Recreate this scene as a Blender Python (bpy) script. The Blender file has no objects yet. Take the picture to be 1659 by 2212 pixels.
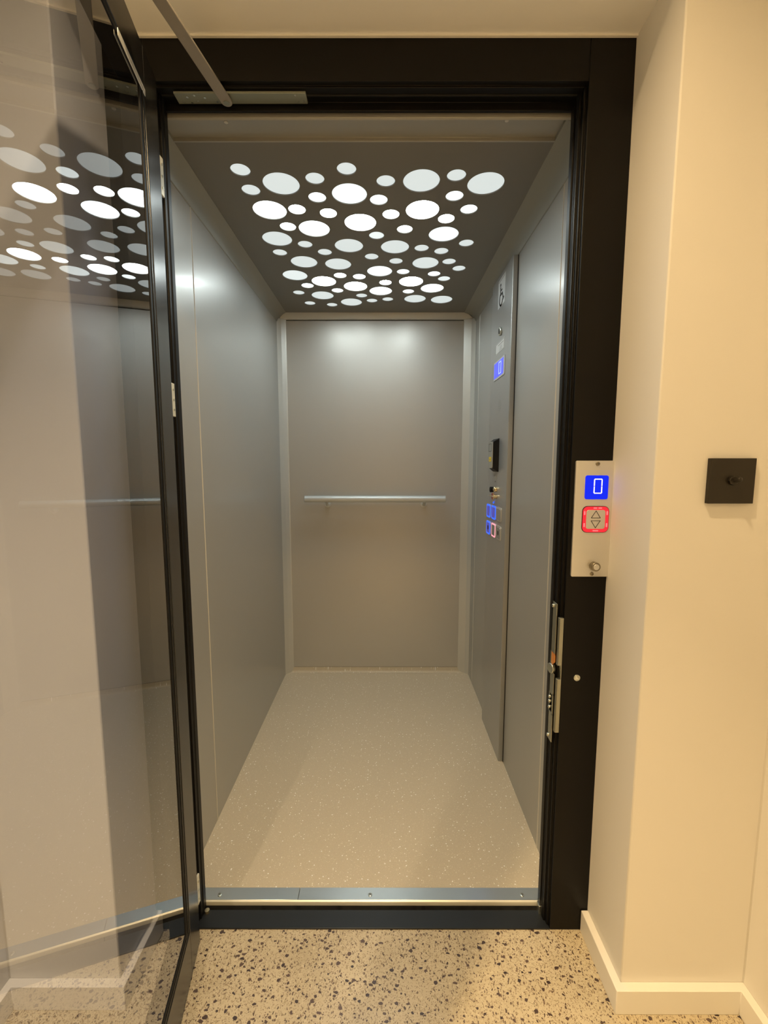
import bpy, bmesh, math, random
from mathutils import Vector
random.seed(7)
PI = math.pi
scene = bpy.context.scene
COL = scene.collection

# ------------------------------------------------------------------ camera
cam_d = bpy.data.cameras.new('camera')
cam_d.sensor_fit = 'HORIZONTAL'; cam_d.sensor_width = 36.0
cam_d.lens = 954.34 / 1659.0 * 36.0
cam_d.clip_start = 0.02
cam = bpy.data.objects.new('camera', cam_d); COL.objects.link(cam)
cam.location = (0, 0, 1.285)
cam.rotation_euler = (PI / 2 - 0.1101, 0, 0.0009)
scene.camera = cam

# ------------------------------------------------------------------ world / exposure
w = bpy.data.worlds.new('world'); scene.world = w; w.use_nodes = True
w.node_tree.nodes['Background'].inputs[0].default_value = (1, .8, .6, 1)
w.node_tree.nodes['Background'].inputs[1].default_value = 0.02
vs = scene.view_settings
vs.view_transform = 'Standard'; vs.look = 'None'; vs.exposure = 0.0; vs.gamma = 1.0; vs.use_curve_mapping = False
scene.cycles.use_denoising = True
scene.cycles.max_bounces = 14; scene.cycles.diffuse_bounces = 7; scene.cycles.transparent_max_bounces = 16
scene.cycles.sample_clamp_indirect = 6.0

WARM = (1.0, 0.70, 0.36)
KEY_POS = (-.06, .45, 2.655); KEY_W = 14.3
SIDE_POS = (-.70, -.35, 2.655); SIDE_W = 35.0
FILL_POS = (.25, -1.9, 2.655); FILL_W = 7.0
LENS_BASE = 0.70; LENS_TUBE_GLOW = 38.0
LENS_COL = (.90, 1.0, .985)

def lamp(name, loc, watts, size, color, spread=None):
    d = bpy.data.lights.new(name, 'AREA'); d.shape = 'DISK'; d.size = size; d.energy = watts; d.color = color
    if spread: d.spread = spread
    o = bpy.data.objects.new(name, d); COL.objects.link(o); o.location = loc
    return o
lamp('downlight_or_fill_lamp', KEY_POS, KEY_W, .06, WARM, 2.1)
lamp('downlight_or_fill_lamp', SIDE_POS, SIDE_W, .04, WARM, 1.65)
lamp('downlight_or_fill_lamp', FILL_POS, FILL_W, .10, WARM, 2.3)  # added fill light, no fitting known there

# ------------------------------------------------------------------ materials
def mat(name, col, rough=.5, metal=0.0, emit=None, strength=0.0, coat=0.0, spec=.5):
    m = bpy.data.materials.new(name); m.use_nodes = True
    b = m.node_tree.nodes['Principled BSDF']
    b.inputs['Base Color'].default_value = (*col, 1); b.inputs['Roughness'].default_value = rough
    b.inputs['Metallic'].default_value = metal; b.inputs['Specular IOR Level'].default_value = spec
    if coat: b.inputs['Coat Weight'].default_value = coat; b.inputs['Coat Roughness'].default_value = .15
    if emit:
        b.inputs['Emission Color'].default_value = (*emit, 1); b.inputs['Emission Strength'].default_value = strength
    return m

def bump(m, scale=200., strength=.05, stretch=(1, 1, 1), detail=2, rough_var=0.0, dist=.001):
    nt = m.node_tree; n = nt.nodes; l = nt.links; b = n['Principled BSDF']
    tc = n.new('ShaderNodeTexCoord'); mp = n.new('ShaderNodeMapping'); no = n.new('ShaderNodeTexNoise'); bu = n.new('ShaderNodeBump')
    mp.inputs['Scale'].default_value = stretch; no.inputs['Scale'].default_value = scale; no.inputs['Detail'].default_value = detail
    bu.inputs['Strength'].default_value = strength; bu.inputs['Distance'].default_value = dist
    l.new(tc.outputs['Object'], mp.inputs['Vector']); l.new(mp.outputs[0], no.inputs['Vector'])
    l.new(no.outputs['Fac'], bu.inputs['Height']); l.new(bu.outputs[0], b.inputs['Normal'])
    if rough_var:
        mr = n.new('ShaderNodeMapRange'); r = b.inputs['Roughness'].default_value
        mr.inputs['To Min'].default_value = r - rough_var; mr.inputs['To Max'].default_value = r + rough_var
        l.new(no.outputs['Fac'], mr.inputs['Value']); l.new(mr.outputs[0], b.inputs['Roughness'])
    return m

M = {}
M['plaster'] = bump(mat('white_plaster', (.79, .775, .735), .75, spec=.3), 160, .06)
M['soffit'] = bump(mat('ceiling_plaster', (.90, .90, .89), .8, spec=.3), 160, .05)
M['skirting'] = bump(mat('white_skirting_paint', (.83, .815, .77), .4), 60, .03)
M['black'] = mat('black_powder_coat', (.0045, .0040, .0035), .42, spec=.2)
M['black_gloss'] = mat('black_anodised', (.042, .042, .043), .26, .75)
M['rubber'] = mat('black_rubber', (.004, .004, .004), .55, spec=.25)
M['car_wall'] = bump(mat('grey_metallic_laminate', (.43, .44, .43), .36, .35, coat=.25), 500, .03, rough_var=.03)
M['rear_panel'] = bump(mat('grey_satin_panel', (.55, .54, .51), .36, .40), 420, .05, (1, 1, .02), rough_var=.04)
M['trim'] = mat('satin_aluminium_trim', (.60, .60, .565), .38, .3)
M['beam'] = mat('grey_front_beam_paint', (.36, .36, .335), .42, .3)
M['cove'] = mat('grey_ceiling_trim', (.27, .275, .25), .42, .3)
M['panel'] = mat('dark_taupe_ceiling_sheet', (.185, .18, .165), .45, .1)
M['alu'] = bump(mat('brushed_aluminium', (.66, .68, .67), .42, .45), 300, .04, (.03, 1, 1), rough_var=.05)
M['sill'] = bump(mat('brushed_sill_aluminium', (.70, .75, .77), .24, .95), 300, .04, (.03, 1, 1), rough_var=.05)
M['steel'] = bump(mat('brushed_stainless_steel', (.70, .69, .66), .34, .6), 500, .05, (.05, 1, 1), rough_var=.04)
M['zinc'] = mat('zinc_plated_steel', (.60, .62, .56), .27, .95)
M['keep'] = mat('dull_zinc_plate', (.36, .37, .32), .30, .9)
M['closer'] = mat('grey_cast_metal', (.27, .30, .265), .45, .4)
M['arm'] = mat('grey_painted_arm', (.34, .32, .29), .5, .3)
M['threshold'] = mat('dark_blue_grey_plate', (.028, .032, .037), .35, .5)
M['column'] = bump(mat('grey_control_column_steel', (.41, .42, .42), .3, .5), 500, .04, (1, 1, .03), rough_var=.04)
M['sticker'] = mat('white_sticker', (.62, .64, .65), .4)
M['label'] = mat('silver_label', (.70, .72, .72), .3, .2)
M['ink'] = mat('black_ink', (.01, .01, .01), .5)
M['grey_ink'] = mat('grey_ink', (.36, .36, .36), .5)
M['brass'] = mat('pale_brass', (.72, .62, .40), .25, .9)
M['dark_steel'] = mat('dark_turned_steel', (.30, .27, .21), .28, .9)
M['orange'] = mat('orange_plastic', (.65, .25, .06), .5)
M['white_metal'] = mat('white_hinge_and_glint_paint', (.75, .76, .68), .35, .3)
M['yellow'] = mat('yellow_label', (.85, .62, .03), .5)
M['red_plastic'] = mat('red_plastic', (.45, .02, .02), .4)
M['plug'] = mat('grey_plastic', (.34, .34, .31), .5)
M['bronze'] = bump(mat('dark_bronze', (.024, .019, .012), .42, .3), 600, .03)
M['blue_screen'] = mat('blue_backlit_screen', (.0, .0, .02), .2, emit=(.002, .022, .95), strength=1.0, spec=.2)
M['pale_blue_screen'] = mat('car_blue_backlit_screen', (.0, .0, .02), .2, emit=(.07, .10, .95), strength=1.0)
M['digit'] = mat('white_display_segment', (.5, .5, .6), .3, emit=(.80, .82, 1), strength=1.0)
M['digit_pale'] = mat('pale_display_segment', (.5, .5, .6), .3, emit=(.35, .50, 1), strength=1.0)
M['red_glow'] = mat('red_lit_ring', (.3, .02, .02), .3, emit=(1, .022, .045), strength=.85, spec=.2)
M['red_spot'] = mat('red_led_spot', (.3, .02, .02), .3, emit=(1, .20, .20), strength=1.1)
M['blue_glow'] = mat('blue_lit_ring', (.02, .05, .3), .3, emit=(.008, .11, 1), strength=1.35)
M['pink_glow'] = mat('pink_lit_ring', (.3, .1, .2), .3, emit=(1, .38, .45), strength=1.0)
M['blue_dim'] = mat('dim_blue_button_face', (.10, .10, .25), .3, emit=(.05, .05, .55), strength=.5)
M['lit_lamp'] = mat('lit_downlight_lens', (.8, .8, .8), .4, emit=WARM, strength=12)

def ramp(n, l, src, stops):
    r = n.new('ShaderNodeValToRGB'); e = r.color_ramp.elements
    e[0].position, e[0].color = stops[0][0], (*stops[0][1], 1); e[1].position, e[1].color = stops[1][0], (*stops[1][1], 1)
    for p, c in stops[2:]:
        q = e.new(p); q.color = (*c, 1)
    l.new(src, r.inputs[0]); return r.outputs[0]

def make_terrazzo():
    m = mat('polished_exposed_aggregate_concrete', (.5, .45, .38), .32, coat=.15)
    nt = m.node_tree; n = nt.nodes; l = nt.links; b = n['Principled BSDF']
    tc = n.new('ShaderNodeTexCoord')
    # slight warp so that chips are irregular
    no = n.new('ShaderNodeTexNoise'); no.inputs['Scale'].default_value = 90; no.inputs['Detail'].default_value = 3
    l.new(tc.outputs['Object'], no.inputs['Vector'])
    wa = n.new('ShaderNodeMixRGB'); wa.blend_type = 'LINEAR_LIGHT'; wa.inputs[0].default_value = .0055
    l.new(tc.outputs['Object'], wa.inputs[1]); l.new(no.outputs['Color'], wa.inputs[2])
    big = n.new('ShaderNodeTexNoise'); big.inputs['Scale'].default_value = 7; big.inputs['Detail'].default_value = 5
    l.new(tc.outputs['Object'], big.inputs['Vector'])
    base = ramp(n, l, big.outputs['Fac'], [(.3, (.47, .405, .28)), (.7, (.61, .54, .395))])
    def layer(prev, scale, thr, size, c_lo, c_hi, vec_scale=(1, 1, 1)):
        mp = n.new('ShaderNodeMapping'); mp.inputs['Scale'].default_value = vec_scale; mp.inputs['Rotation'].default_value = (0, 0, scale * .37)
        l.new(wa.outputs[0], mp.inputs['Vector'])
        v = n.new('ShaderNodeTexVoronoi'); v.voronoi_dimensions = '2D'; v.inputs['Scale'].default_value = scale
        l.new(mp.outputs[0], v.inputs['Vector'])
        sp = n.new('ShaderNodeSeparateColor'); l.new(v.outputs['Color'], sp.inputs[0])
        sel = n.new('ShaderNodeMath'); sel.operation = 'LESS_THAN'; sel.inputs[1].default_value = thr; l.new(sp.outputs[0], sel.inputs[0])
        sz = n.new('ShaderNodeMath'); sz.operation = 'MULTIPLY_ADD'; sz.inputs[1].default_value = size * .6; sz.inputs[2].default_value = size * .4
        l.new(sp.outputs[1], sz.inputs[0])
        ins = n.new('ShaderNodeMath'); ins.operation = 'LESS_THAN'; l.new(v.outputs['Distance'], ins.inputs[0]); l.new(sz.outputs[0], ins.inputs[1])
        mk = n.new('ShaderNodeMath'); mk.operation = 'MULTIPLY'; l.new(sel.outputs[0], mk.inputs[0]); l.new(ins.outputs[0], mk.inputs[1])
        cc = ramp(n, l, sp.outputs[2], [(0, c_lo), (1, c_hi)])
        mx = n.new('ShaderNodeMixRGB'); l.new(mk.outputs[0], mx.inputs[0]); l.new(prev, mx.inputs[1]); l.new(cc, mx.inputs[2])
        return mx.outputs[0]
    c = layer(base, 150, .50, .46, (.42, .355, .24), (.62, .55, .41), (1, 1.4, 1))
    c = layer(c, 90, .25, .42, (.40, .335, .22), (.60, .53, .39), (1.4, 1, 1))
    c = layer(c, 260, .30, .40, (.17, .12, .075), (.36, .28, .19), (1, 2.0, 1))
    c = layer(c, 210, .20, .44, (.10, .07, .05), (.30, .22, .15), (1.9, 1, 1))
    c = layer(c, 120, .21, .40, (.07, .048, .038), (.20, .14, .10), (1.6, 1, 1))
    c = layer(c, 74, .19, .42, (.042, .028, .028), (.12, .08, .065), (1, 1.4, 1))
    l.new(c, b.inputs['Base Color'])
    return m
M['terrazzo'] = make_terrazzo()

def make_vinyl():
    m = mat('sparkling_beige_grey_vinyl', (.4, .38, .33), .42, spec=.45)
    nt = m.node_tree; n = nt.nodes; l = nt.links; b = n['Principled BSDF']
    tc = n.new('ShaderNodeTexCoord')
    g = n.new('ShaderNodeTexNoise'); g.inputs['Scale'].default_value = 450; g.inputs['Detail'].default_value = 2; l.new(tc.outputs['Object'], g.inputs['Vector'])
    base = ramp(n, l, g.outputs['Fac'], [(.3, (.525, .475, .375)), (.7, (.605, .55, .44))])
    prev = base
    fac = None
    for scale, thr, rad, colr in ((105, .07, .15, (1, .99, .95)), (58, .09, .115, (1, 1, 1)), (210, .10, .2, (.80, .77, .66))):
        v = n.new('ShaderNodeTexVoronoi'); v.voronoi_dimensions = '2D'; v.inputs['Scale'].default_value = scale; l.new(tc.outputs['Object'], v.inputs['Vector'])
        sp = n.new('ShaderNodeSeparateColor'); l.new(v.outputs['Color'], sp.inputs[0])
        a = n.new('ShaderNodeMath'); a.operation = 'LESS_THAN'; a.inputs[1].default_value = thr; l.new(sp.outputs[0], a.inputs[0])
        r = n.new('ShaderNodeMath'); r.operation = 'LESS_THAN'; r.inputs[1].default_value = rad; l.new(v.outputs['Distance'], r.inputs[0])
        k = n.new('ShaderNodeMath'); k.operation = 'MULTIPLY'; l.new(a.outputs[0], k.inputs[0]); l.new(r.outputs[0], k.inputs[1])
        mx = n.new('ShaderNodeMixRGB'); l.new(k.outputs[0], mx.inputs[0]); l.new(prev, mx.inputs[1]); mx.inputs[2].default_value = (*colr, 1); prev = mx.outputs[0]
    l.new(prev, b.inputs['Base Color'])
    bu = n.new('ShaderNodeBump'); bu.inputs['Strength'].default_value = .1; bu.inputs['Distance'].default_value = .0006
    l.new(g.outputs['Fac'], bu.inputs['Height']); l.new(bu.outputs[0], b.inputs['Normal'])
    return m
M['vinyl'] = make_vinyl()

def make_glass():
    # tinted safety glass: front face carries the reflection of both faces, tint in the transmission
    m = bpy.data.materials.new('grey_tinted_glass'); m.use_nodes = True
    nt = m.node_tree; n = nt.nodes; l = nt.links; n.clear()
    out = n.new('ShaderNodeOutputMaterial'); geo = n.new('ShaderNodeNewGeometry')
    fr = n.new('ShaderNodeFresnel'); fr.inputs['IOR'].default_value = 1.52
    # two-surface reflectance 2F/(1+F)
    a = n.new('ShaderNodeMath'); a.operation = 'ADD'; a.inputs[1].default_value = 1; l.new(fr.outputs[0], a.inputs[0])
    d = n.new('ShaderNodeMath'); d.operation = 'DIVIDE'; l.new(fr.outputs[0], d.inputs[0]); l.new(a.outputs[0], d.inputs[1])
    t2 = n.new('ShaderNodeMath'); t2.operation = 'MULTIPLY'; t2.inputs[1].default_value = 2.0; l.new(d.outputs[0], t2.inputs[0])
    inv = n.new('ShaderNodeMath'); inv.operation = 'SUBTRACT'; inv.inputs[0].default_value = 1; l.new(geo.outputs['Backfacing'], inv.inputs[1])
    fac = n.new('ShaderNodeMath'); fac.operation = 'MULTIPLY'; l.new(t2.outputs[0], fac.inputs[0]); l.new(inv.outputs[0], fac.inputs[1])
    tr = n.new('ShaderNodeBsdfTransparent'); tr.inputs[0].default_value = (.705, .745, .865, 1)
    gl = n.new('ShaderNodeBsdfGlossy'); gl.inputs['Roughness'].default_value = 0.0; gl.inputs[0].default_value = (1, 1, 1, 1)
    mx = n.new('ShaderNodeMixShader'); l.new(fac.outputs[0], mx.inputs[0]); l.new(tr.outputs[0], mx.inputs[1]); l.new(gl.outputs[0], mx.inputs[2])
    l.new(mx.outputs[0], out.inputs['Surface'])
    return m
M['glass'] = make_glass()

# ------------------------------------------------------------------ helpers
class MB:
    def __init__(s): s.bm = bmesh.new()
    def poly(s, pts): s.bm.faces.new([s.bm.verts.new(p) for p in pts]); return s
    def box(s, x0, x1, y0, y1, z0, z1):
        v = [s.bm.verts.new(p) for p in ((x0,y0,z0),(x1,y0,z0),(x1,y1,z0),(x0,y1,z0),(x0,y0,z1),(x1,y0,z1),(x1,y1,z1),(x0,y1,z1))]
        for f in ((3,2,1,0),(4,5,6,7),(0,1,5,4),(1,2,6,5),(2,3,7,6),(3,0,4,7)): s.bm.faces.new([v[i] for i in f])
        return s
    def prism(s, pts, axis, a0, a1):
        def P(p, a):
            if axis == 'z': return (p[0], p[1], a)
            if axis == 'x': return (a, p[0], p[1])
            return (p[0], a, p[1])
        A = [s.bm.verts.new(P(p, a0)) for p in pts]; B = [s.bm.verts.new(P(p, a1)) for p in pts]; k = len(pts)
        s.bm.faces.new(A); s.bm.faces.new(B[::-1])
        for i in range(k): s.bm.faces.new((A[i], B[i], B[(i+1) % k], A[(i+1) % k]))
        return s
    def cyl(s, p0, p1, r, n=24, r1=None, dome=0):
        p0 = Vector(p0); p1 = Vector(p1); r1 = r if r1 is None else r1
        ax = (p1 - p0).normalized(); t = Vector((0, 0, 1)) if abs(ax.z) < .9 else Vector((1, 0, 0))
        u = ax.cross(t).normalized(); v = ax.cross(u)
        rings = [(p0, r), (p1, r1)]
        if dome: rings += [(p1 + ax * dome * math.sin(a), r1 * math.cos(a)) for a in (PI/6, PI/3, PI/2.3)]
        R = [[s.bm.verts.new(c + (u * math.cos(2*PI*i/n) + v * math.sin(2*PI*i/n)) * q) for i in range(n)] for c, q in rings]
        s.bm.faces.new(R[0][::-1]); s.bm.faces.new(R[-1])
        for a, b in zip(R, R[1:]):
            for i in range(n): s.bm.faces.new((a[i], a[(i+1) % n], b[(i+1) % n], b[i]))
        return s
    def build(s, name, m, parent=None, bevel=0, smooth=False, label=None):
        bmesh.ops.recalc_face_normals(s.bm, faces=s.bm.faces)
        me = bpy.data.meshes.new(name); s.bm.to_mesh(me); s.bm.free(); me.materials.append(m)
        if smooth or bevel:
            me.shade_smooth()
        o = bpy.data.objects.new(name, me); COL.objects.link(o)
        if smooth or bevel:
            me.set_sharp_from_angle(angle=math.radians(38))
        if bevel:
            b = o.modifiers.new('bevel', 'BEVEL'); b.width = bevel; b.segments = 2; b.limit_method = 'ANGLE'; b.angle_limit = math.radians(30)
        if parent:
            o.parent = parent
            o.location = -Vector(parent.get('origin', (0, 0, 0))) if 'world_built' in parent else (0, 0, 0)
        if label: o['label'] = label
        return o

def thing(name, label, cat, loc, group=None, rotz=None):
    """Empty at the thing's base; children are modelled in world coordinates unless rotz is given."""
    o = bpy.data.objects.new(name, None); COL.objects.link(o); o.empty_display_size = .05
    o.location = loc
    if rotz is None:
        o['world_built'] = 1; o['origin'] = loc
    else:
        o.rotation_euler = (0, 0, rotz)
    o['label'] = label; o['category'] = cat
    if group: o['group'] = group
    return o
def sub(parent_part, mb, name, m, bevel=0, smooth=False, label=None):
    """sub-part modelled in the same coordinates as its parent part's mesh"""
    o = mb.build(name, m, None, bevel, smooth, label); o.parent = parent_part; return o
def struct(o): o['kind'] = 'structure'; return o
def tag(o, label, cat, group=None):
    o['label'] = label; o['category'] = cat
    if group: o['group'] = group
    return o
def rrect(w, h, r, n=5):
    pts = []
    for cx, cy, a0 in ((w/2-r, h/2-r, 0), (-w/2+r, h/2-r, 90), (-w/2+r, -h/2+r, 180), (w/2-r, -h/2+r, 270)):
        for i in range(n+1):
            a = math.radians(a0 + 90*i/n); pts.append((cx + r*math.cos(a), cy + r*math.sin(a)))
    return pts
def ring_y(mb, cx, cz, outer, inner, y0, y1):
    """flat ring between two outlines of equal count, in the XZ plane, y0..y1"""
    k = len(outer); V = {}
    for key, pts, y in (('o0', outer, y0), ('i0', inner, y0), ('o1', outer, y1), ('i1', inner, y1)):
        V[key] = [mb.bm.verts.new((cx+p[0], y, cz+p[1])) for p in pts]
    for i in range(k):
        j = (i+1) % k
        for a, b in (('o0', 'i0'), ('i0', 'i1'), ('i1', 'o1'), ('o1', 'o0')):
            mb.bm.faces.new((V[a][i], V[a][j], V[b][j], V[b][i]))
    return mb
def ring_x(mb, cy, cz, outer, inner, x0, x1):
    k = len(outer); V = {}
    for key, pts, x in (('o0', outer, x0), ('i0', inner, x0), ('o1', outer, x1), ('i1', inner, x1)):
        V[key] = [mb.bm.verts.new((x, cy+p[0], cz+p[1])) for p in pts]
    for i in range(k):
        j = (i+1) % k
        for a, b in (('o0', 'i0'), ('i0', 'i1'), ('i1', 'o1'), ('o1', 'o0')):
            mb.bm.faces.new((V[a][i], V[a][j], V[b][j], V[b][i]))
    return mb
def stroke(mb, pts, wd, axis, a0, a1):
    """ribbon of width wd along 2-D pts, extruded along axis"""
    for (x0, y0), (x1, y1) in zip(pts, pts[1:]):
        L = math.hypot(x1-x0, y1-y0) or 1e-6; dx, dy = (x1-x0)/L, (y1-y0)/L; e = wd*.35
        nx, ny = -dy*wd/2, dx*wd/2
        A = (x0-dx*e, y0-dy*e); B = (x1+dx*e, y1+dy*e)
        mb.prism([(A[0]+nx, A[1]+ny), (A[0]-nx, A[1]-ny), (B[0]-nx, B[1]-ny), (B[0]+nx, B[1]+ny)], axis, a0, a1)
    return mb

# ------------------------------------------------------------------ the hall (structure)
YF = 1.09            # front plane of the landing door frame
struct(MB().box(-1.1, 1.1, -3.3, 1.092, -.12, 0).build('floor', M['terrazzo']))
# right wall: return beside the frame, short front face, side wall of the hall
struct(MB().prism([(.56, 1.4), (.56, .919), (.850, .919), (.850, -3.2), (1.0, -3.2), (1.0, 1.4)], 'z', 0, 2.75).build('wall_right', M['plaster'], bevel=.003))
struct(MB().prism([(-.63, 1.4), (-.63, .926), (-.895, .926), (-.895, -3.2), (-1.03, -3.2), (-1.03, 1.4)], 'z', 0, 2.75).build('wall_left', M['plaster'], bevel=.003))
struct(MB().box(-1.0, 1.0, -3.3, -3.15, 0, 2.75).build('wall_back', M['plaster']))
struct(MB().box(-.63, .56, .921, 1.40, 2.226, 2.75).build('ceiling_soffit', M['soffit']))
struct(MB().box(-1.0, 1.0, -3.2, .93, 2.70, 2.80).build('ceiling', M['soffit']))
struct(MB().box(-.63, .56, 1.084, 1.0895, 2.2222, 2.2262).build('trim_soffit', M['skirting']))
T = .019; HB = .063
def skirting(name, pts, side):
    """ pts: wall line, plan view; side = outward offset direction sign """
    mb = MB(); n = len(pts); off = []
    for i, (x, y) in enumerate(pts):
        ds = []
        if i > 0: a = pts[i-1]; L = math.hypot(x-a[0], y-a[1]); ds.append(((y-a[1])/L*side, -(x-a[0])/L*side))
        if i < n-1: b = pts[i+1]; L = math.hypot(b[0]-x, b[1]-y); ds.append(((b[1]-y)/L*side, -(b[0]-x)/L*side))
        nx = sum(d[0] for d in ds); ny = sum(d[1] for d in ds)
        if len(ds) == 1: nx, ny = ds[0]
        off.append((x+nx*T, y+ny*T))
    mb.prism(pts + off[::-1], 'z', 0, HB)
    return struct(mb.build(name, M['skirting'], bevel=.0015))
skirting('baseboard_right', [(.56, 1.088), (.56, .919), (.850, .919), (.850, -3.1)], 1)
skirting('baseboard_left', [(-.63, 1.088), (-.63, .926), (-.895, .926), (-.895, -3.1)], -1)

# ------------------------------------------------------------------ landing door frame
fr = thing('door_frame', 'wide black steel door frame around the lift opening', 'door frame', (-.035, 1.12, 0))
MB().prism([(.56, 1.09), (.4585, 1.09), (.4585, 1.101), (.4525, 1.101), (.4525, 1.112), (.4475, 1.112), (.4475, 1.132), (.444, 1.132), (.444, 1.15), (.56, 1.15)], 'z', 0, 2.224).build('post', M['black'], fr, bevel=.0012)
MB().prism([(-.63, 1.09), (-.54, 1.09), (-.54, 1.101), (-.521, 1.101), (-.521, 1.115), (-.517, 1.115), (-.517, 1.15), (-.63, 1.15)], 'z', 0, 2.224).build('post', M['black'], fr, bevel=.0012)
MB().prism([(1.09, 2.224), (1.09, 2.136), (1.101, 2.136), (1.101, 2.131), (1.142, 2.131), (1.142, 2.113), (1.15, 2.113), (1.15, 2.224)], 'x', -.54, .4585).build('header', M['black'], fr, bevel=.0012)
th = MB().prism([(-.54, 1.09), (.4585, 1.09), (.444, 1.141), (-.517, 1.141)], 'z', -.01, .004).build('threshold', M['threshold'], fr, bevel=.001, label='dark blue-grey steel threshold plate')
MB().cyl((.4505, 1.121, .006), (.4505, 1.121, 2.13), .0042, 10).build('gasket', M['rubber'], fr, smooth=True)
MB().cyl((-.519, 1.13, .006), (-.519, 1.13, 2.13), .0042, 10).build('gasket', M['rubber'], fr, smooth=True)
MB().cyl((-.515, 1.122, 2.1315), (.445, 1.122, 2.1315), .0035, 10).build('gasket', M['rubber'], fr, smooth=True)
for z0, z1 in ((1.90, 1.985), (1.398, 1.478), (.072, .157)):
    h = MB().box(-.5175, -.5125, 1.088, 1.106, z0, z1).build('hinge_plate', M['white_metal'], fr, bevel=.0015, label='pale metal hinge plate on the left post')
    for k in (.2, .5, .8):
        z = z0 + (z1-z0)*k; sub(h, MB().cyl((-.5125, 1.097, z), (-.511, 1.097, z), .0028, 12), 'screw', M['zinc'], smooth=True)
MB().cyl((-.5085, 1.134, .004), (-.5085, 1.134, .011), .0065, 20).build('pivot_pin', M['brass'], fr, smooth=True, label='brass pivot at the foot of the left post')
MB().box(.440, .4505, 1.128, 1.145, .004, .03).build('corner_clip', M['zinc'], fr, bevel=.001)

# round release lock on the right post
rl = thing('release_lock', 'small round silver triangular-key lock on the black right post', 'lock', (.497, 1.088, .734))
MB().cyl((.497, 1.0905, .734), (.497, 1.086, .734), .0085, 28).build('barrel', M['zinc'], rl, bevel=.0006, smooth=True)
MB().prism([(.4905, .7305), (.5015, .731), (.4945, .7405)], 'y', 1.0845, 1.0865).build('key_pin', M['white_metal'], rl)

# door lock keep in the right rebate
lk = thing('door_lock', 'zinc lock keep with rounded bolt set into the right post rebate', 'door lock', (.455, 1.11, .56))
kp = MB()
kp.prism([(.4470, 1.1008), (.4465, 1.0925), (.4490, 1.0900), (.4583, 1.0902), (.4583, 1.1008)], 'z', .765, .892)
kp.prism([(.4470, 1.1008), (.4465, 1.0925), (.4490, 1.0900), (.4583, 1.0902), (.4583, 1.1008)], 'z', .581, .728)
kp.box(.4555, .4583, 1.0902, 1.1008, .727, .766)
kp.build('keep_channel', M['keep'], lk, bevel=.0008)
pl = MB(); pl.box(.4435, .4462, 1.104, 1.1315, .79, .925).box(.4435, .4462, 1.104, 1.1315, .675, .735).box(.4435, .4462, 1.104, 1.1315, .545, .625)
pl.box(.4435, .4462, 1.104, 1.110, .62, .68).box(.4435, .4462, 1.1265, 1.1315, .545, .925)
pl.build('strike_plate', M['keep'], lk, bevel=.0008)
MB().prism([(1.106, .767), (1.125, .752), (1.133, .768), (1.133, .797), (1.106, .797)], 'x', .4445, .4475).build('latch_tongue', M['orange'], lk, bevel=.0008, label='orange plastic latch tongue')
MB().cyl((.4472, 1.121, .745), (.4385, 1.119, .745), .0135, 28).build('bolt', M['zinc'], lk, bevel=.0015, smooth=True, label='rounded metal bolt')
for z in (.665, .652, .636): MB().cyl((.447, 1.122, z), (.441, 1.122, z), .0042, 14, dome=.002).build('contact_stud', M['zinc'], lk, smooth=True)
for z in (.915, .556): MB().cyl((.4436, 1.122, z), (.4405, 1.122, z), .0048, 16, dome=.002).build('screw', M['zinc'], lk, smooth=True)

# ------------------------------------------------------------------ glass door (local frame: x along the leaf, y out of the inner face)
ANG = math.radians(9.7)
gd = thing('glass_door', 'open tinted glass door in a slim black metal frame, hinged on the left', 'door', (-.5, 1.08, 0), rotz=ANG - PI/2)
W0, W1, ZB, ZT = .025, .93, .012, 2.113
MB().box(W0, .106, -.04, 0, ZB, ZT).build('hinge_stile', M['black_gloss'], gd, bevel=.0015)
MB().box(.85, W1, -.04, 0, ZB, ZT).build('lock_stile', M['black_gloss'], gd, bevel=.0015)
MB().box(.106, .85, -.04, 0, 2.034, ZT).build('top_rail', M['black_gloss'], gd, bevel=.0015)
MB().box(.106, .85, -.04, 0, ZB, .128).build('bottom_rail', M['black_gloss'], gd, bevel=.0015)
MB().box(.125, .838, -.012, -.003, .140, 2.030).build('glass_pane', M['glass'], gd)
for x0, x1, z0, z1 in ((.106, .134, .128, 2.034), (.826, .85, .128, 2.034), (.134, .826, .128, .154), (.134, .826, 2.0240, 2.034)):
    MB().box(x0, x1, -.0385, -.0012, z0, z1).build('glazing_bead', M['rubber'], gd, bevel=.001)
for x0, x1, z0, z1 in ((.118, .121, .141, 2.030), (.134, .826, .1405, .1435)):
    MB().box(x0, x1, -.0014, .0004, z0, z1).build('glazing_seal', M['black_gloss'], gd, bevel=.0006)
MB().box(.104, .235, -.001, .0007, 2.0195, 2.0325).build('reflection_strip', M['alu'], gd, bevel=.0008, label='short silver strip under the top rail, standing for a reflection')  # reflection on the glazing bead, put in as a silver strip
MB().box(.300, .350, 0, .030, 2.055, 2.100).build('arm_bracket', M['closer'], gd, bevel=.002)
hb = MB(); hb.cyl((.885, -.04, .86), (.885, -.075, .86), .008, 14).cyl((.885, -.04, 1.24), (.885, -.075, 1.24), .008, 14).cyl((.885, -.075, .80), (.885, -.075, 1.30), .012, 18)
hb.build('pull_handle', M['steel'], gd, smooth=True, label='steel pull bar on the outer side')

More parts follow.
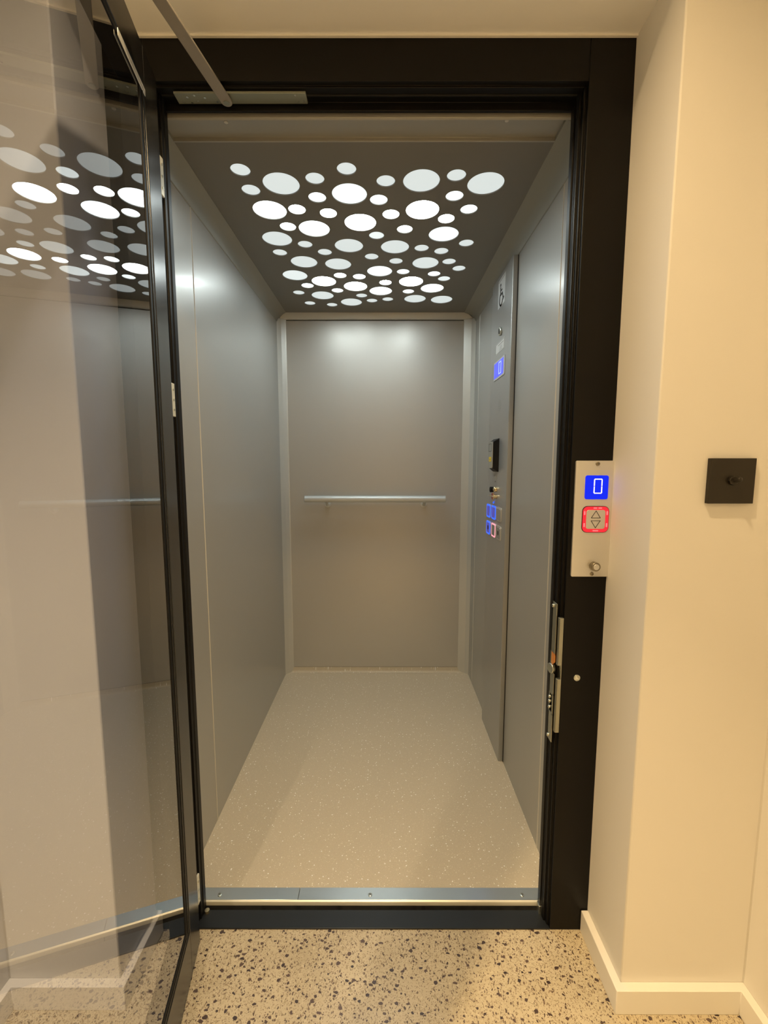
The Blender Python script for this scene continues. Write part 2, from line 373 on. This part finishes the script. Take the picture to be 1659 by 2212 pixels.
# ------------------------------------------------------------------ door closer
dc = thing('door_closer', 'grey metal door closer under the black header with its long arm', 'door closer', (-.33, 1.12, 2.13))
b = MB().box(-.483, -.180, 1.108, 1.139, 2.1250, 2.1300).build('body', M['closer'], dc, bevel=.001)
for x, y in ((-.455, 1.118), (-.437, 1.113), (-.434, 1.129), (-.415, 1.120), (-.39, 1.131), (-.205, 1.113), (-.200, 1.132), (-.188, 1.130), (-.47, 1.131), (-.45, 1.134)):
    sub(b, MB().cyl((x, y, 2.1252), (x, y, 2.1240), .0028 if y < 1.125 else .0022, 12), 'screw', M['zinc'], smooth=True)
A0 = Vector((-.366, 1.122, 2.118)); A1 = Vector((-.425, .790, 2.118)); dd = (A1-A0).normalized(); nn = Vector((-dd.y, dd.x, 0))*.0128
pts = []
for c, sgn in ((A0, -1), (A1, 1)):
    for i in range(9):
        a = -PI/2 + PI*i/8
        p = c + dd*sgn*math.cos(a)*.0128 + nn*sgn*math.sin(a)*(-1)
        pts.append((p.x, p.y))
MB().prism(pts, 'z', 2.1155, 2.1205).build('arm', M['arm'], dc, bevel=.001, label='long flat grey closer arm')
MB().cyl((A0.x, A0.y, 2.126), (A0.x, A0.y, 2.1135), .007, 18).build('pivot', M['closer'], dc, smooth=True)
MB().cyl((A1.x, A1.y, 2.12), (A1.x, A1.y, 2.101), .006, 14).build('end_pin', M['zinc'], dc, smooth=True)

# ------------------------------------------------------------------ call panel
cp = thing('call_panel', 'narrow stainless steel lift call panel with blue display on the right post', 'call panel', (.514, 1.09, 1.002))
pz = (1.002+1.291)/2
MB().prism([(.514+x, pz+z) for x, z in rrect(.0925, .289, .0035)], 'y', 1.0835, 1.0898).build('face_plate', M['steel'], cp, bevel=.0008)
ds = MB().prism([(.520+x, 1.226+z) for x, z in rrect(.0565, .0585, .005)], 'y', 1.0825, 1.0838).build('display', M['blue_screen'], cp, label='glowing blue display reading 0')
sg = MB(); x0, x1, z0, z1, t, y0, y1 = .5125, .5335, 1.2105, 1.2475, .0026, 1.0818, 1.0826; zm = (z0+z1)/2; g = .0006
sg.box(x0+t*.6, x1-t*.6, y0, y1, z1-t, z1).box(x0+t*.6, x1-t*.6, y0, y1, z0, z0+t)
for xa in (x0, x1-t): sg.box(xa, xa+t, y0, y1, zm+g, z1-t*.7).box(xa, xa+t, y0, y1, z0+t*.7, zm-g)
sub(ds, sg, 'digit', M['digit'])
bt = MB().prism([(.5207+x, 1.147+z) for x, z in rrect(.066, .066, .013)], 'y', 1.0822, 1.0838).build('call_button', M['rubber'], cp)
rg = ring_y(MB(), .5207, 1.147, rrect(.0635, .0635, .012), rrect(.047, .047, .006), 1.0812, 1.0824)
sub(bt, rg, 'light_ring', M['red_glow'], label='glowing red ring')
for cx, cz, w_, h_ in ((.4930, 1.133, .0035, .010), (.4930, 1.163, .0035, .010), (.5484, 1.133, .0035, .010), (.5484, 1.163, .0035, .010), (.5187, 1.1752, .009, .003), (.5307, 1.1752, .009, .003), (.5215, 1.1190, .014, .003)):
    sub(bt, MB().prism([(cx+x, cz+z) for x, z in rrect(w_, h_, min(w_, h_)*.45)], 'y', 1.0806, 1.0813), 'led', M['red_spot'])
sub(bt, MB().prism([(.5207+x, 1.147+z) for x, z in rrect(.047, .047, .006)], 'y', 1.0805, 1.0824), 'cap', M['steel'], bevel=.0006)
ar = MB()
for pts in ([(.5207, 1.1685), (.5095, 1.1508), (.5319, 1.1508), (.5207, 1.1685)], [(.5207, 1.1262), (.5095, 1.1438), (.5319, 1.1438), (.5207, 1.1262)]):
    stroke(ar, pts, .0013, 'y', 1.0801, 1.0806)
sub(bt, ar, 'arrows', M['ink'], label='black outlined up and down triangles')
ks = MB().cyl((.5225, 1.0840, 1.030), (.5225, 1.0680, 1.030), .0112, 32).build('key_switch', M['dark_steel'], cp, bevel=.0015, smooth=True, label='round metal key switch barrel')
sub(ks, MB().cyl((.5225, 1.0684, 1.030), (.5225, 1.0664, 1.030), .0072, 26), 'key_core', M['steel'], bevel=.0006, smooth=True)
for x, z in ((.520, 1.2835), (.519, 1.0095)):
    s_ = MB().cyl((x, 1.0838, z), (x, 1.0815, z), .0048, 20, dome=.0012).build('screw', M['dark_steel'], cp, smooth=True)
    sub(s_, MB().box(x-.003, x+.003, 1.0798, 1.0806, z-.0004, z+.0004), 'slot', M['ink'])

# ------------------------------------------------------------------ light switch
ls = thing('light_switch', 'square dark bronze toggle light switch on the cream right wall', 'light switch', (.714, .919, 1.202))
MB().box(.6675, .7605, .9085, .9188, 1.202, 1.295).build('switch_plate', M['bronze'], ls, bevel=.0008)
MB().cyl((.713, .909, 1.2495), (.713, .902, 1.2495), .0095, 8).build('collar', M['bronze'], ls, bevel=.0008)
MB().cyl((.713, .903, 1.2495), (.716, .891, 1.2525), .0038, 18, r1=.0052, dome=.003).build('toggle', M['bronze'], ls, smooth=True)

# ------------------------------------------------------------------ lift car (structure)
XL, XR, YB, ZC = -.597, .507, 2.585, 2.118
struct(MB().box(XL-.03, XL, 1.158, YB+.03, -.02, 2.20).build('wall_car_left', M['car_wall']))
struct(MB().box(XR, XR+.03, 1.158, YB+.03, -.02, 2.20).build('wall_car_right', M['car_wall']))
struct(MB().box(XL, XR, YB+.004, YB+.03, -.02, 2.20).build('wall_car_rear', M['rubber']))
struct(MB().box(-.553, .4475, YB-.004, YB+.003, .048, 2.079).build('wall_panel_rear', M['rear_panel'], bevel=.0008))
struct(MB().box(XL-.03, XR+.03, 1.158, YB+.03, 2.19, 2.21).build('ceiling_car', M['cove']))
fl = MB(); fl.box(XL, XR, 1.196, YB+.01, -.02, .015)
cv = [(YB-.004, .047), (YB-.006, .030)] + [(YB-.006-.014*(1-math.cos(a)), .030-.0145*math.sin(a)) for a in (PI/8, PI/4, 3*PI/8, PI/2)] + [(YB-.004, .015)]
fl.prism(cv, 'x', XL, XR)
struct(fl.build('floor_car', M['vinyl'], smooth=True))
# side wall seams, their lit highlight put in as paler beads
def seam(x, y, sgn, z0=.015, z1=2.07):
    return struct(MB().prism([(x, y-.0026), (x+sgn*.0018, y-.001), (x+sgn*.0018, y+.001), (x, y+.0026)], 'z', z0, z1).build('trim_car_seam_highlight', M['trim']))
seam(XL, 1.452, 1); seam(XR, 1.338, -1); seam(XR, 2.44, -1)
# rounded corner posts
for sgn, xw, xp in ((1, XL, -.552), (-1, XR, .4465)):
    pts = [(xw, 2.545), (xw+sgn*.004, 2.549), (xw+sgn*.020, 2.566), (xp-sgn*.006, 2.579), (xp, 2.5815), (xp, YB+.003), (xw, YB+.003)]
    struct(MB().prism(pts, 'z', .015, 2.085).build('trim_car_corner', M['trim']))
# ceiling trims: side coves, rear cornice, front beam
for sgn, xw, xe in ((1, XL, -.548), (-1, XR, .443)):
    pts = [(xe, ZC-.001), (xe, ZC+.012), (xw, ZC+.012), (xw, 2.066), (xw+sgn*.003, 2.068), (xw+sgn*.006, 2.078), (xw+sgn*.014, 2.092), (xw+sgn*.026, 2.105)]
    struct(MB().prism(pts, 'y', 1.175, 2.575).build('trim_car_cove', M['cove'], bevel=.0008))
cn = MB(); ca = [(2.562, ZC+.004, -.556, .452), (2.562, ZC-.002, -.556, .452), (2.569, 2.0885, -.588, .497), (2.576, 2.084, -.590, .499), (YB+.004, 2.083, -.590, .499), (YB+.004, ZC+.004, -.590, .499)]
cA = [cn.bm.verts.new((q_[2], q_[0], q_[1])) for q_ in ca]; cB = [cn.bm.verts.new((q_[3], q_[0], q_[1])) for q_ in ca]
cn.bm.faces.new(cA); cn.bm.faces.new(cB[::-1])
for i in range(6): cn.bm.faces.new((cA[i], cB[i], cB[(i+1) % 6], cA[(i+1) % 6]))
struct(cn.build('trim_car_cornice', M['trim']))
struct(MB().prism([(1.156, 2.19), (1.156, 2.108), (1.162, 2.106), (1.170, 2.122), (1.178, 2.126), (1.247, 2.126), (1.247, 2.117), (1.252, 2.117), (1.252, 2.19)], 'x', XL, XR).build('trim_car_beam', M['beam'], bevel=.0008))
for x, y in ((-.393, 1.195), (.302, 1.19)):
    struct(MB().cyl((x, y, 2.1265), (x, y, 2.1245), .005, 18, dome=.001).build('trim_beam_screw', M['trim'], smooth=True))

# car door sill
sl = thing('door_sill', 'shiny aluminium sill strip screwed down along the front of the car floor', 'sill', (-.035, 1.175, 0))
for a, c in ((-.597, -.2535), (-.2525, .507)):
    MB().prism([(1.1585, -.02), (1.1585, .0165), (1.1965, .0165), (1.1965, .0150), (1.20, -.02)], 'x', a, c).build('sill_strip', M['sill'], sl, bevel=.0006)
MB().prism([(1.1530, .004), (1.1530, .0115), (1.1542, .0148), (1.1582, .0168), (1.1582, .004)], 'x', -.597, .507).build('nosing', M['white_metal'], sl, smooth=True, label='rounded front edge of the sill, its highlight put in as pale paint')  # lip highlight put into the colour by the pale paint
for x in (-.487, -.042, .407):
    s_ = MB().cyl((x, 1.174, .0164), (x, 1.174, .0176), .0058, 22, dome=.0008).build('screw', M['zinc'], sl, smooth=True)
    sub(s_, MB().box(x-.0030, x+.0030, 1.1735, 1.1745, .0180, .0187).box(x-.0005, x+.0005, 1.171, 1.177, .0180, .0187), 'slot', M['ink'])

# ------------------------------------------------------------------ perforated light ceiling
HOLES = [(-0.412,1.363,0), (-0.410,1.457,0), (-0.310,1.428,1), (-0.205,1.402,0), (-0.108,1.359,0), (0.004,1.414,0), (0.110,1.414,1), (0.210,1.388,0), (0.304,1.427,1), (-0.212,1.495,0), (-0.109,1.478,1), (-0.018,1.508,0), (0.220,1.488,0), (-0.380,1.566,1), (-0.289,1.561,0), (-0.188,1.583,0), (-0.084,1.642,1), (0.022,1.590,0), (0.126,1.565,1), (0.279,1.561,0), (0.212,1.617,0), (-0.342,1.668,0), (-0.251,1.683,1), (0.073,1.686,0), (-0.029,1.730,0), (0.217,1.722,1), (-0.401,1.755,1), (-0.304,1.796,0), (-0.137,1.808,1), (0.041,1.818,1), (0.312,1.787,0), (0.145,1.826,0), (-0.237,1.859,0), (-0.416,1.862,0), (-0.052,1.898,0), (0.225,1.851,0), (-0.335,1.946,1), (-0.195,1.967,1), (0.048,1.938,0), (0.172,1.956,1), (0.269,1.942,0), (0.321,2.007,0), (-0.021,2.036,1), (0.082,2.040,0), (0.220,2.062,0), (-0.198,2.078,0), (-0.113,2.091,0), (-0.399,2.078,1), (-0.279,2.142,1), (0.271,2.114,0), (0.005,2.156,0), (0.123,2.145,1), (-0.363,2.191,0), (-0.137,2.201,1), (-0.228,2.251,0), (0.229,2.225,1), (0.117,2.264,0), (-0.421,2.278,0), (-0.018,2.259,1), (-0.114,2.317,0), (-0.309,2.316,1), (-0.064,2.386,0), (0.017,2.367,0), (-0.172,2.409,1), (0.156,2.362,1), (0.293,2.373,1), (-0.390,2.422,0), (-0.277,2.446,0)]
R_BIG, R_SMALL = .0545, .0277
lp = thing('ceiling_light_panel', 'dark perforated car ceiling panel with round glowing openings of two sizes', 'light panel', (-.05, 1.9, ZC))
cu = bpy.data.curves.new('perforated_sheet', 'CURVE'); cu.dimensions = '2D'; cu.fill_mode = 'BOTH'; cu.extrude = .0015
def spl(pts):
    s_ = cu.splines.new('POLY'); s_.points.add(len(pts)-1)
    for p, q in zip(s_.points, pts): p.co = (q[0], q[1], 0, 1)
    s_.use_cyclic_u = True
spl([(-.552, 1.250), (.447, 1.250), (.447, 2.564), (-.552, 2.564)])
for x, y, big in HOLES:
    r = R_BIG if big else R_SMALL
    spl([(x + r*math.cos(2*PI*i/48), y + r*math.sin(2*PI*i/48)) for i in range(48)])
tmp = bpy.data.objects.new('tmp', cu); COL.objects.link(tmp)
dg = bpy.context.evaluated_depsgraph_get(); me = bpy.data.meshes.new_from_object(tmp.evaluated_get(dg))
bpy.data.objects.remove(tmp); bpy.data.curves.remove(cu)
me.name = 'perforated_sheet'; me.materials.clear(); me.materials.append(M['panel'])
ps = bpy.data.objects.new('perforated_sheet', me); COL.objects.link(ps); ps.parent = lp
ps.location = Vector((0, 0, ZC+.0015)) - lp.location
ps['label'] = 'dark taupe sheet cut with round holes'
TUBE_GLOW = ((1.600, -.32, .20), (2.155, -.31, .17))  # no tubes are built; their falloff is put into each lens's emission
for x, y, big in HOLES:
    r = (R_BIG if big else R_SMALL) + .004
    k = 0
    for ty, xa, xb in TUBE_GLOW:
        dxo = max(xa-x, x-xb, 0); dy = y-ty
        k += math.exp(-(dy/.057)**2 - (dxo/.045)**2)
    L = LENS_BASE + LENS_TUBE_GLOW*k
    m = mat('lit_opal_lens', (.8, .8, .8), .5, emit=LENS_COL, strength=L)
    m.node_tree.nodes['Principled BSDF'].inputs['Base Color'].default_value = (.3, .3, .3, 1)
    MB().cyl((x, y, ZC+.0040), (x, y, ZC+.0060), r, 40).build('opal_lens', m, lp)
MB().box(-.56, .455, 1.256, 2.575, ZC+.012, ZC+.016).build('backing_tray', M['rubber'], lp)

# ------------------------------------------------------------------ handrail
hr = thing('handrail', 'round satin metal handrail across the rear wall of the car', 'handrail', (-.054, 2.58, 1.04))
rb = MB().cyl((-.457, 2.518, 1.081), (.350, 2.518, 1.081), .0195, 36).build('rail', M['alu'], hr, bevel=.003, smooth=True)
for x in (-.331, .229):
    MB().cyl((x, 2.520, 1.067), (x, 2.552, 1.045), .0085, 18).cyl((x, 2.550, 1.045), (x, 2.5815, 1.045), .0085, 18).cyl((x, 2.5755, 1.045), (x, 2.582, 1.045), .017, 24).build('bracket', M['alu'], hr, smooth=True)

# ------------------------------------------------------------------ control column (face X = .487, looks towards -X)
XC = .487; F0 = XC - .0012
cc = thing('control_column', 'tall grey metal control column on the right wall of the car', 'control panel', (XC+.01, 1.92, .015))
MB().prism([(XR+.001, 1.765), (XC+.002, 1.765), (XC, 1.767), (XC, 2.083), (XC+.002, 2.085), (XR+.001, 2.085)], 'z', .015, 2.068).build('column_body', M['column'], cc, bevel=.0006)
MB().box(XR-.0015, XR-.0002, 1.7585, 1.7648, .016, 2.066).build('shadow_gap', M['rubber'], cc, label='thin black joint beside the column')
# display
dh = MB().box(XC-.003, XC, 1.839, 2.010, 1.643, 1.7205).build('floor_display', M['label'], cc, bevel=.0008, label='small blue floor display reading 0')
sub(dh, MB().box(XC-.0036, XC-.0029, 1.853, 2.004, 1.651, 1.7145), 'screen', M['pale_blue_screen'])
dgt = MB(); y0, y1, z0, z1, t = 1.886, 1.924, 1.6585, 1.7075, .0050
dgt.box(XC-.0042, XC-.0036, y0, y1, z1-.003, z1).box(XC-.0042, XC-.0036, y0, y1, z0, z0+.003)
for ya in (y0, y1-t): dgt.box(XC-.0042, XC-.0036, ya, ya+t, z0, z1)
sub(dh, dgt, 'digit', M['digit_pale'])
# key switch, speaker holes, microphone hole
k1 = MB().cyl((XC, 1.918, 1.832), (XC-.008, 1.918, 1.832), .0175, 26).build('key_switch', M['zinc'], cc, bevel=.002, smooth=True)
sub(k1, MB().box(XC-.0095, XC-.0078, 1.914, 1.922, 1.822, 1.842), 'keyway', M['ink'])
spk = MB()
for rr, n_ in ((.006, 6), (.014, 12), (.022, 18)):
    for i in range(n_):
        a = 2*PI*i/n_; spk.cyl((F0+.0012, 1.905+rr*math.cos(a), 1.527+rr*math.sin(a)), (F0+.0006, 1.905+rr*math.cos(a), 1.527+rr*math.sin(a)), .0011, 8)
spk.build('speaker_holes', M['plug'], cc)
MB().box(XC-.0008, XC, 1.915, 1.970, 1.185, 1.232).build('cover_plate', M['column'], cc, label='thin blank cover plate')
MB().cyl((XC, 1.941, 1.205), (XC-.0015, 1.941, 1.205), .0032, 12).build('microphone_hole', M['ink'], cc)
MB().cyl((XC, 1.973, 1.168), (XC-.016, 1.973, 1.168), .0125, 24).build('black_knob', M['rubber'], cc, bevel=.002, smooth=True)
MB().cyl((XC, 1.915, 1.172), (XC-.010, 1.915, 1.172), .0115, 24, dome=.006).build('brass_button', M['brass'], cc, smooth=True)
rk = MB().cyl((XC, 1.970, 1.138), (XC-.006, 1.970, 1.138), .0150, 24).build('alarm_key_switch', M['red_plastic'], cc, bevel=.0015, smooth=True, label='red ringed key switch')
ky = MB().cyl((XC, 1.912, 1.140), (XC-.014, 1.912, 1.140), .010, 20).box(XC-.018, XC-.012, 1.895, 1.975, 1.139, 1.144).box(XC-.017, XC-.013, 1.910, 1.915, 1.118, 1.160)
sub(rk, ky, 'key', M['brass'], bevel=.0006)
MB().cyl((XC, 1.962, 1.113), (XC-.003, 1.962, 1.113), .0060, 16, dome=.001).build('indicator_lamp', M['blue_glow'], cc, smooth=True)
# push buttons, two rows of three
BT = [(2.038, 1.066, 'blue_glow', 'blue_dim', None), (1.944, 1.068, 'blue_glow', 'blue_dim', None), (1.856, 1.069, None, 'column', None),
      (2.037, .988, 'blue_glow', 'blue_dim', 'dot'), (1.941, .990, 'pink_glow', 'column', None), (1.856, .990, None, 'column', 'dot')]
for y, z, glow, face, dot in BT:
    bb = MB().prism([(y+a, z+b_) for a, b_ in rrect(.068, .060, .009)], 'x', XC-.003, XC).build('push_button', M['steel'], cc, bevel=.0006)
    if glow: sub(bb, ring_x(MB(), y, z, rrect(.0685, .0605, .010), rrect(.054, .047, .006), XC-.0046, XC-.0028), 'light_ring', M[glow])
    sub(bb, MB().prism([(y+a, z+b_) for a, b_ in rrect(.054, .047, .006)], 'x', XC-.0050, XC-.0028), 'cap', M[face], bevel=.0006)
    if dot: sub(bb, MB().cyl((XC-.0049, y, z), (XC-.0056, y, z), .0105, 20), 'symbol', M['ink'])

# intercom box
ic = thing('intercom', 'small black and grey intercom box with a yellow label on the control column', 'intercom', (XC, 1.94, 1.248))
ib = MB()
V0 = [(XC, 1.892, 1.247), (XC, 1.990, 1.247), (XC, 1.990, 1.391), (XC, 1.892, 1.391)]
V1 = [(.4640, 1.904, 1.264), (.4640, 1.976, 1.264), (.4640, 1.976, 1.376), (.4640, 1.904, 1.376)]
vv = [[ib.bm.verts.new(p) for p in V] for V in (V0, V1)]
ib.bm.faces.new(vv[0]); ib.bm.faces.new(vv[1][::-1])
for i in range(4): ib.bm.faces.new((vv[0][i], vv[0][(i+1) % 4], vv[1][(i+1) % 4], vv[1][i]))
ib.build('housing', M['rubber'], ic, bevel=.002, label='black housing')
fp = MB().prism([(1.940+a, 1.320+b_) for a, b_ in rrect(.073, .114, .006)], 'x', .4605, .4642).build('front_cover', M['plug'], ic, bevel=.001, label='grey front cover')
sub(fp, ring_x(MB(), 1.943, 1.352, rrect(.046, .034, .002), rrect(.042, .030, .002), .4600, .4606), 'window_line', M['ink'])
sub(fp, MB().box(.4596, .4606, 1.918, 1.958, 1.292, 1.312), 'warning_label', M['yellow'])
sub(fp, MB().prism([(1.9335, 1.297), (1.9425, 1.297), (1.938, 1.307)], 'x', .4592, .4597), 'warning_symbol', M['ink'])

# stickers on the column
def sticker(name, label, cat, ya, yb, z0, z1, m):
    t = thing(name, label, cat, (XC, (ya+yb)/2, z0))
    MB().box(F0+.0004, XC, ya, yb, z0, z1).build('sheet', m, t); return t
ws = sticker('wheelchair_sign', 'white wheelchair access sticker high on the control column', 'sticker', 1.869, 1.976, 1.937, 2.050, M['sticker'])
wm = MB(); cy, cz = 1.922, 1.985; s_ = .105      # symbol faces the door; y grows to the viewer's left
def q(a, b_): return (cy - a*s_, cz + b_*s_)      # a to the viewer's right
x0, x1 = F0-.0004, F0+.0004
wm.cyl((x1, *q(-.14, .36)), (x0, *q(-.14, .36)), .0062, 18)
stroke(wm, [q(-.14, .25), q(-.11, -.02), q(.15, -.02), (q(.26, -.28))], .0085, 'x', x0, x1)
stroke(wm, [q(.26, -.28), q(.36, -.24)], .0075, 'x', x0, x1)
stroke(wm, [q(-.12, .13), q(.08, .13)], .0065, 'x', x0, x1)
stroke(wm, [q(-.04+.235*math.cos(math.radians(a)), -.20+.235*math.sin(math.radians(a))) for a in range(118, 352, 13)], .0075, 'x', x0, x1)
wm.build('wheelchair_symbol', M['ink'], ws, label='black wheelchair pictogram')
tx = MB()
for i in range(9): tx.box(x0, x1, 1.877+i*.0105, 1.884+i*.0105, 2.040, 2.0425)
tx.build('caption_line', M['grey_ink'], ws)
rt = sticker('rating_label', 'small silver rating label above the blue floor display', 'label', 1.854, 1.998, 1.750, 1.795, M['label'])
tx = MB(); tx.box(x0, x1, 1.872, 1.950, 1.7810, 1.7830)
for i in range(3): tx.box(x0, x1, 1.895, 1.935-i*.006, 1.759+i*.0065, 1.7601+i*.0065)
ring_x(tx, 1.926, 1.7725, [(-.068, -.020), (.068, -.020), (.068, .020), (-.068, .020)], [(-.0672, -.0192), (.0672, -.0192), (.0672, .0192), (-.0672, .0192)], x0, x1)
tx.build('print_lines', M['grey_ink'], rt)

# ------------------------------------------------------------------ hall downlights and one added fill light (above the frame of the picture)
for i, (p, lab) in enumerate(((KEY_POS, 'round recessed ceiling downlight nearest the lift door'), (SIDE_POS, 'round recessed ceiling downlight by the left wall'), (FILL_POS, 'added fill light in a made-up downlight fitting further along the hall'))):
    d = thing('downlight', lab, 'downlight', (p[0], p[1], 2.70))
    k = MB(); n_ = 32
    o_ = [(.062*math.cos(2*PI*i/n_), .062*math.sin(2*PI*i/n_)) for i in range(n_)]
    V = {}
    for key, r_, z_ in (('a', .062, 2.700), ('b', .062, 2.694), ('c', .046, 2.694), ('d', .046, 2.700)):
        V[key] = [k.bm.verts.new((p[0]+r_*math.cos(2*PI*j/n_), p[1]+r_*math.sin(2*PI*j/n_), z_)) for j in range(n_)]
    for a_, b_ in (('a', 'b'), ('b', 'c'), ('c', 'd'), ('d', 'a')):
        for j in range(n_): k.bm.faces.new((V[a_][j], V[a_][(j+1) % n_], V[b_][(j+1) % n_], V[b_][j]))
    k.build('trim_ring', M['skirting'], d, smooth=True)
    MB().cyl((p[0], p[1], 2.697), (p[0], p[1], 2.6995), .0458, 32).build('lamp_lens', M['lit_lamp'], d, smooth=True)

# tidy helper properties
for o in bpy.data.objects:
    for k_ in ('world_built', 'origin'):
        if k_ in o: del o[k_]
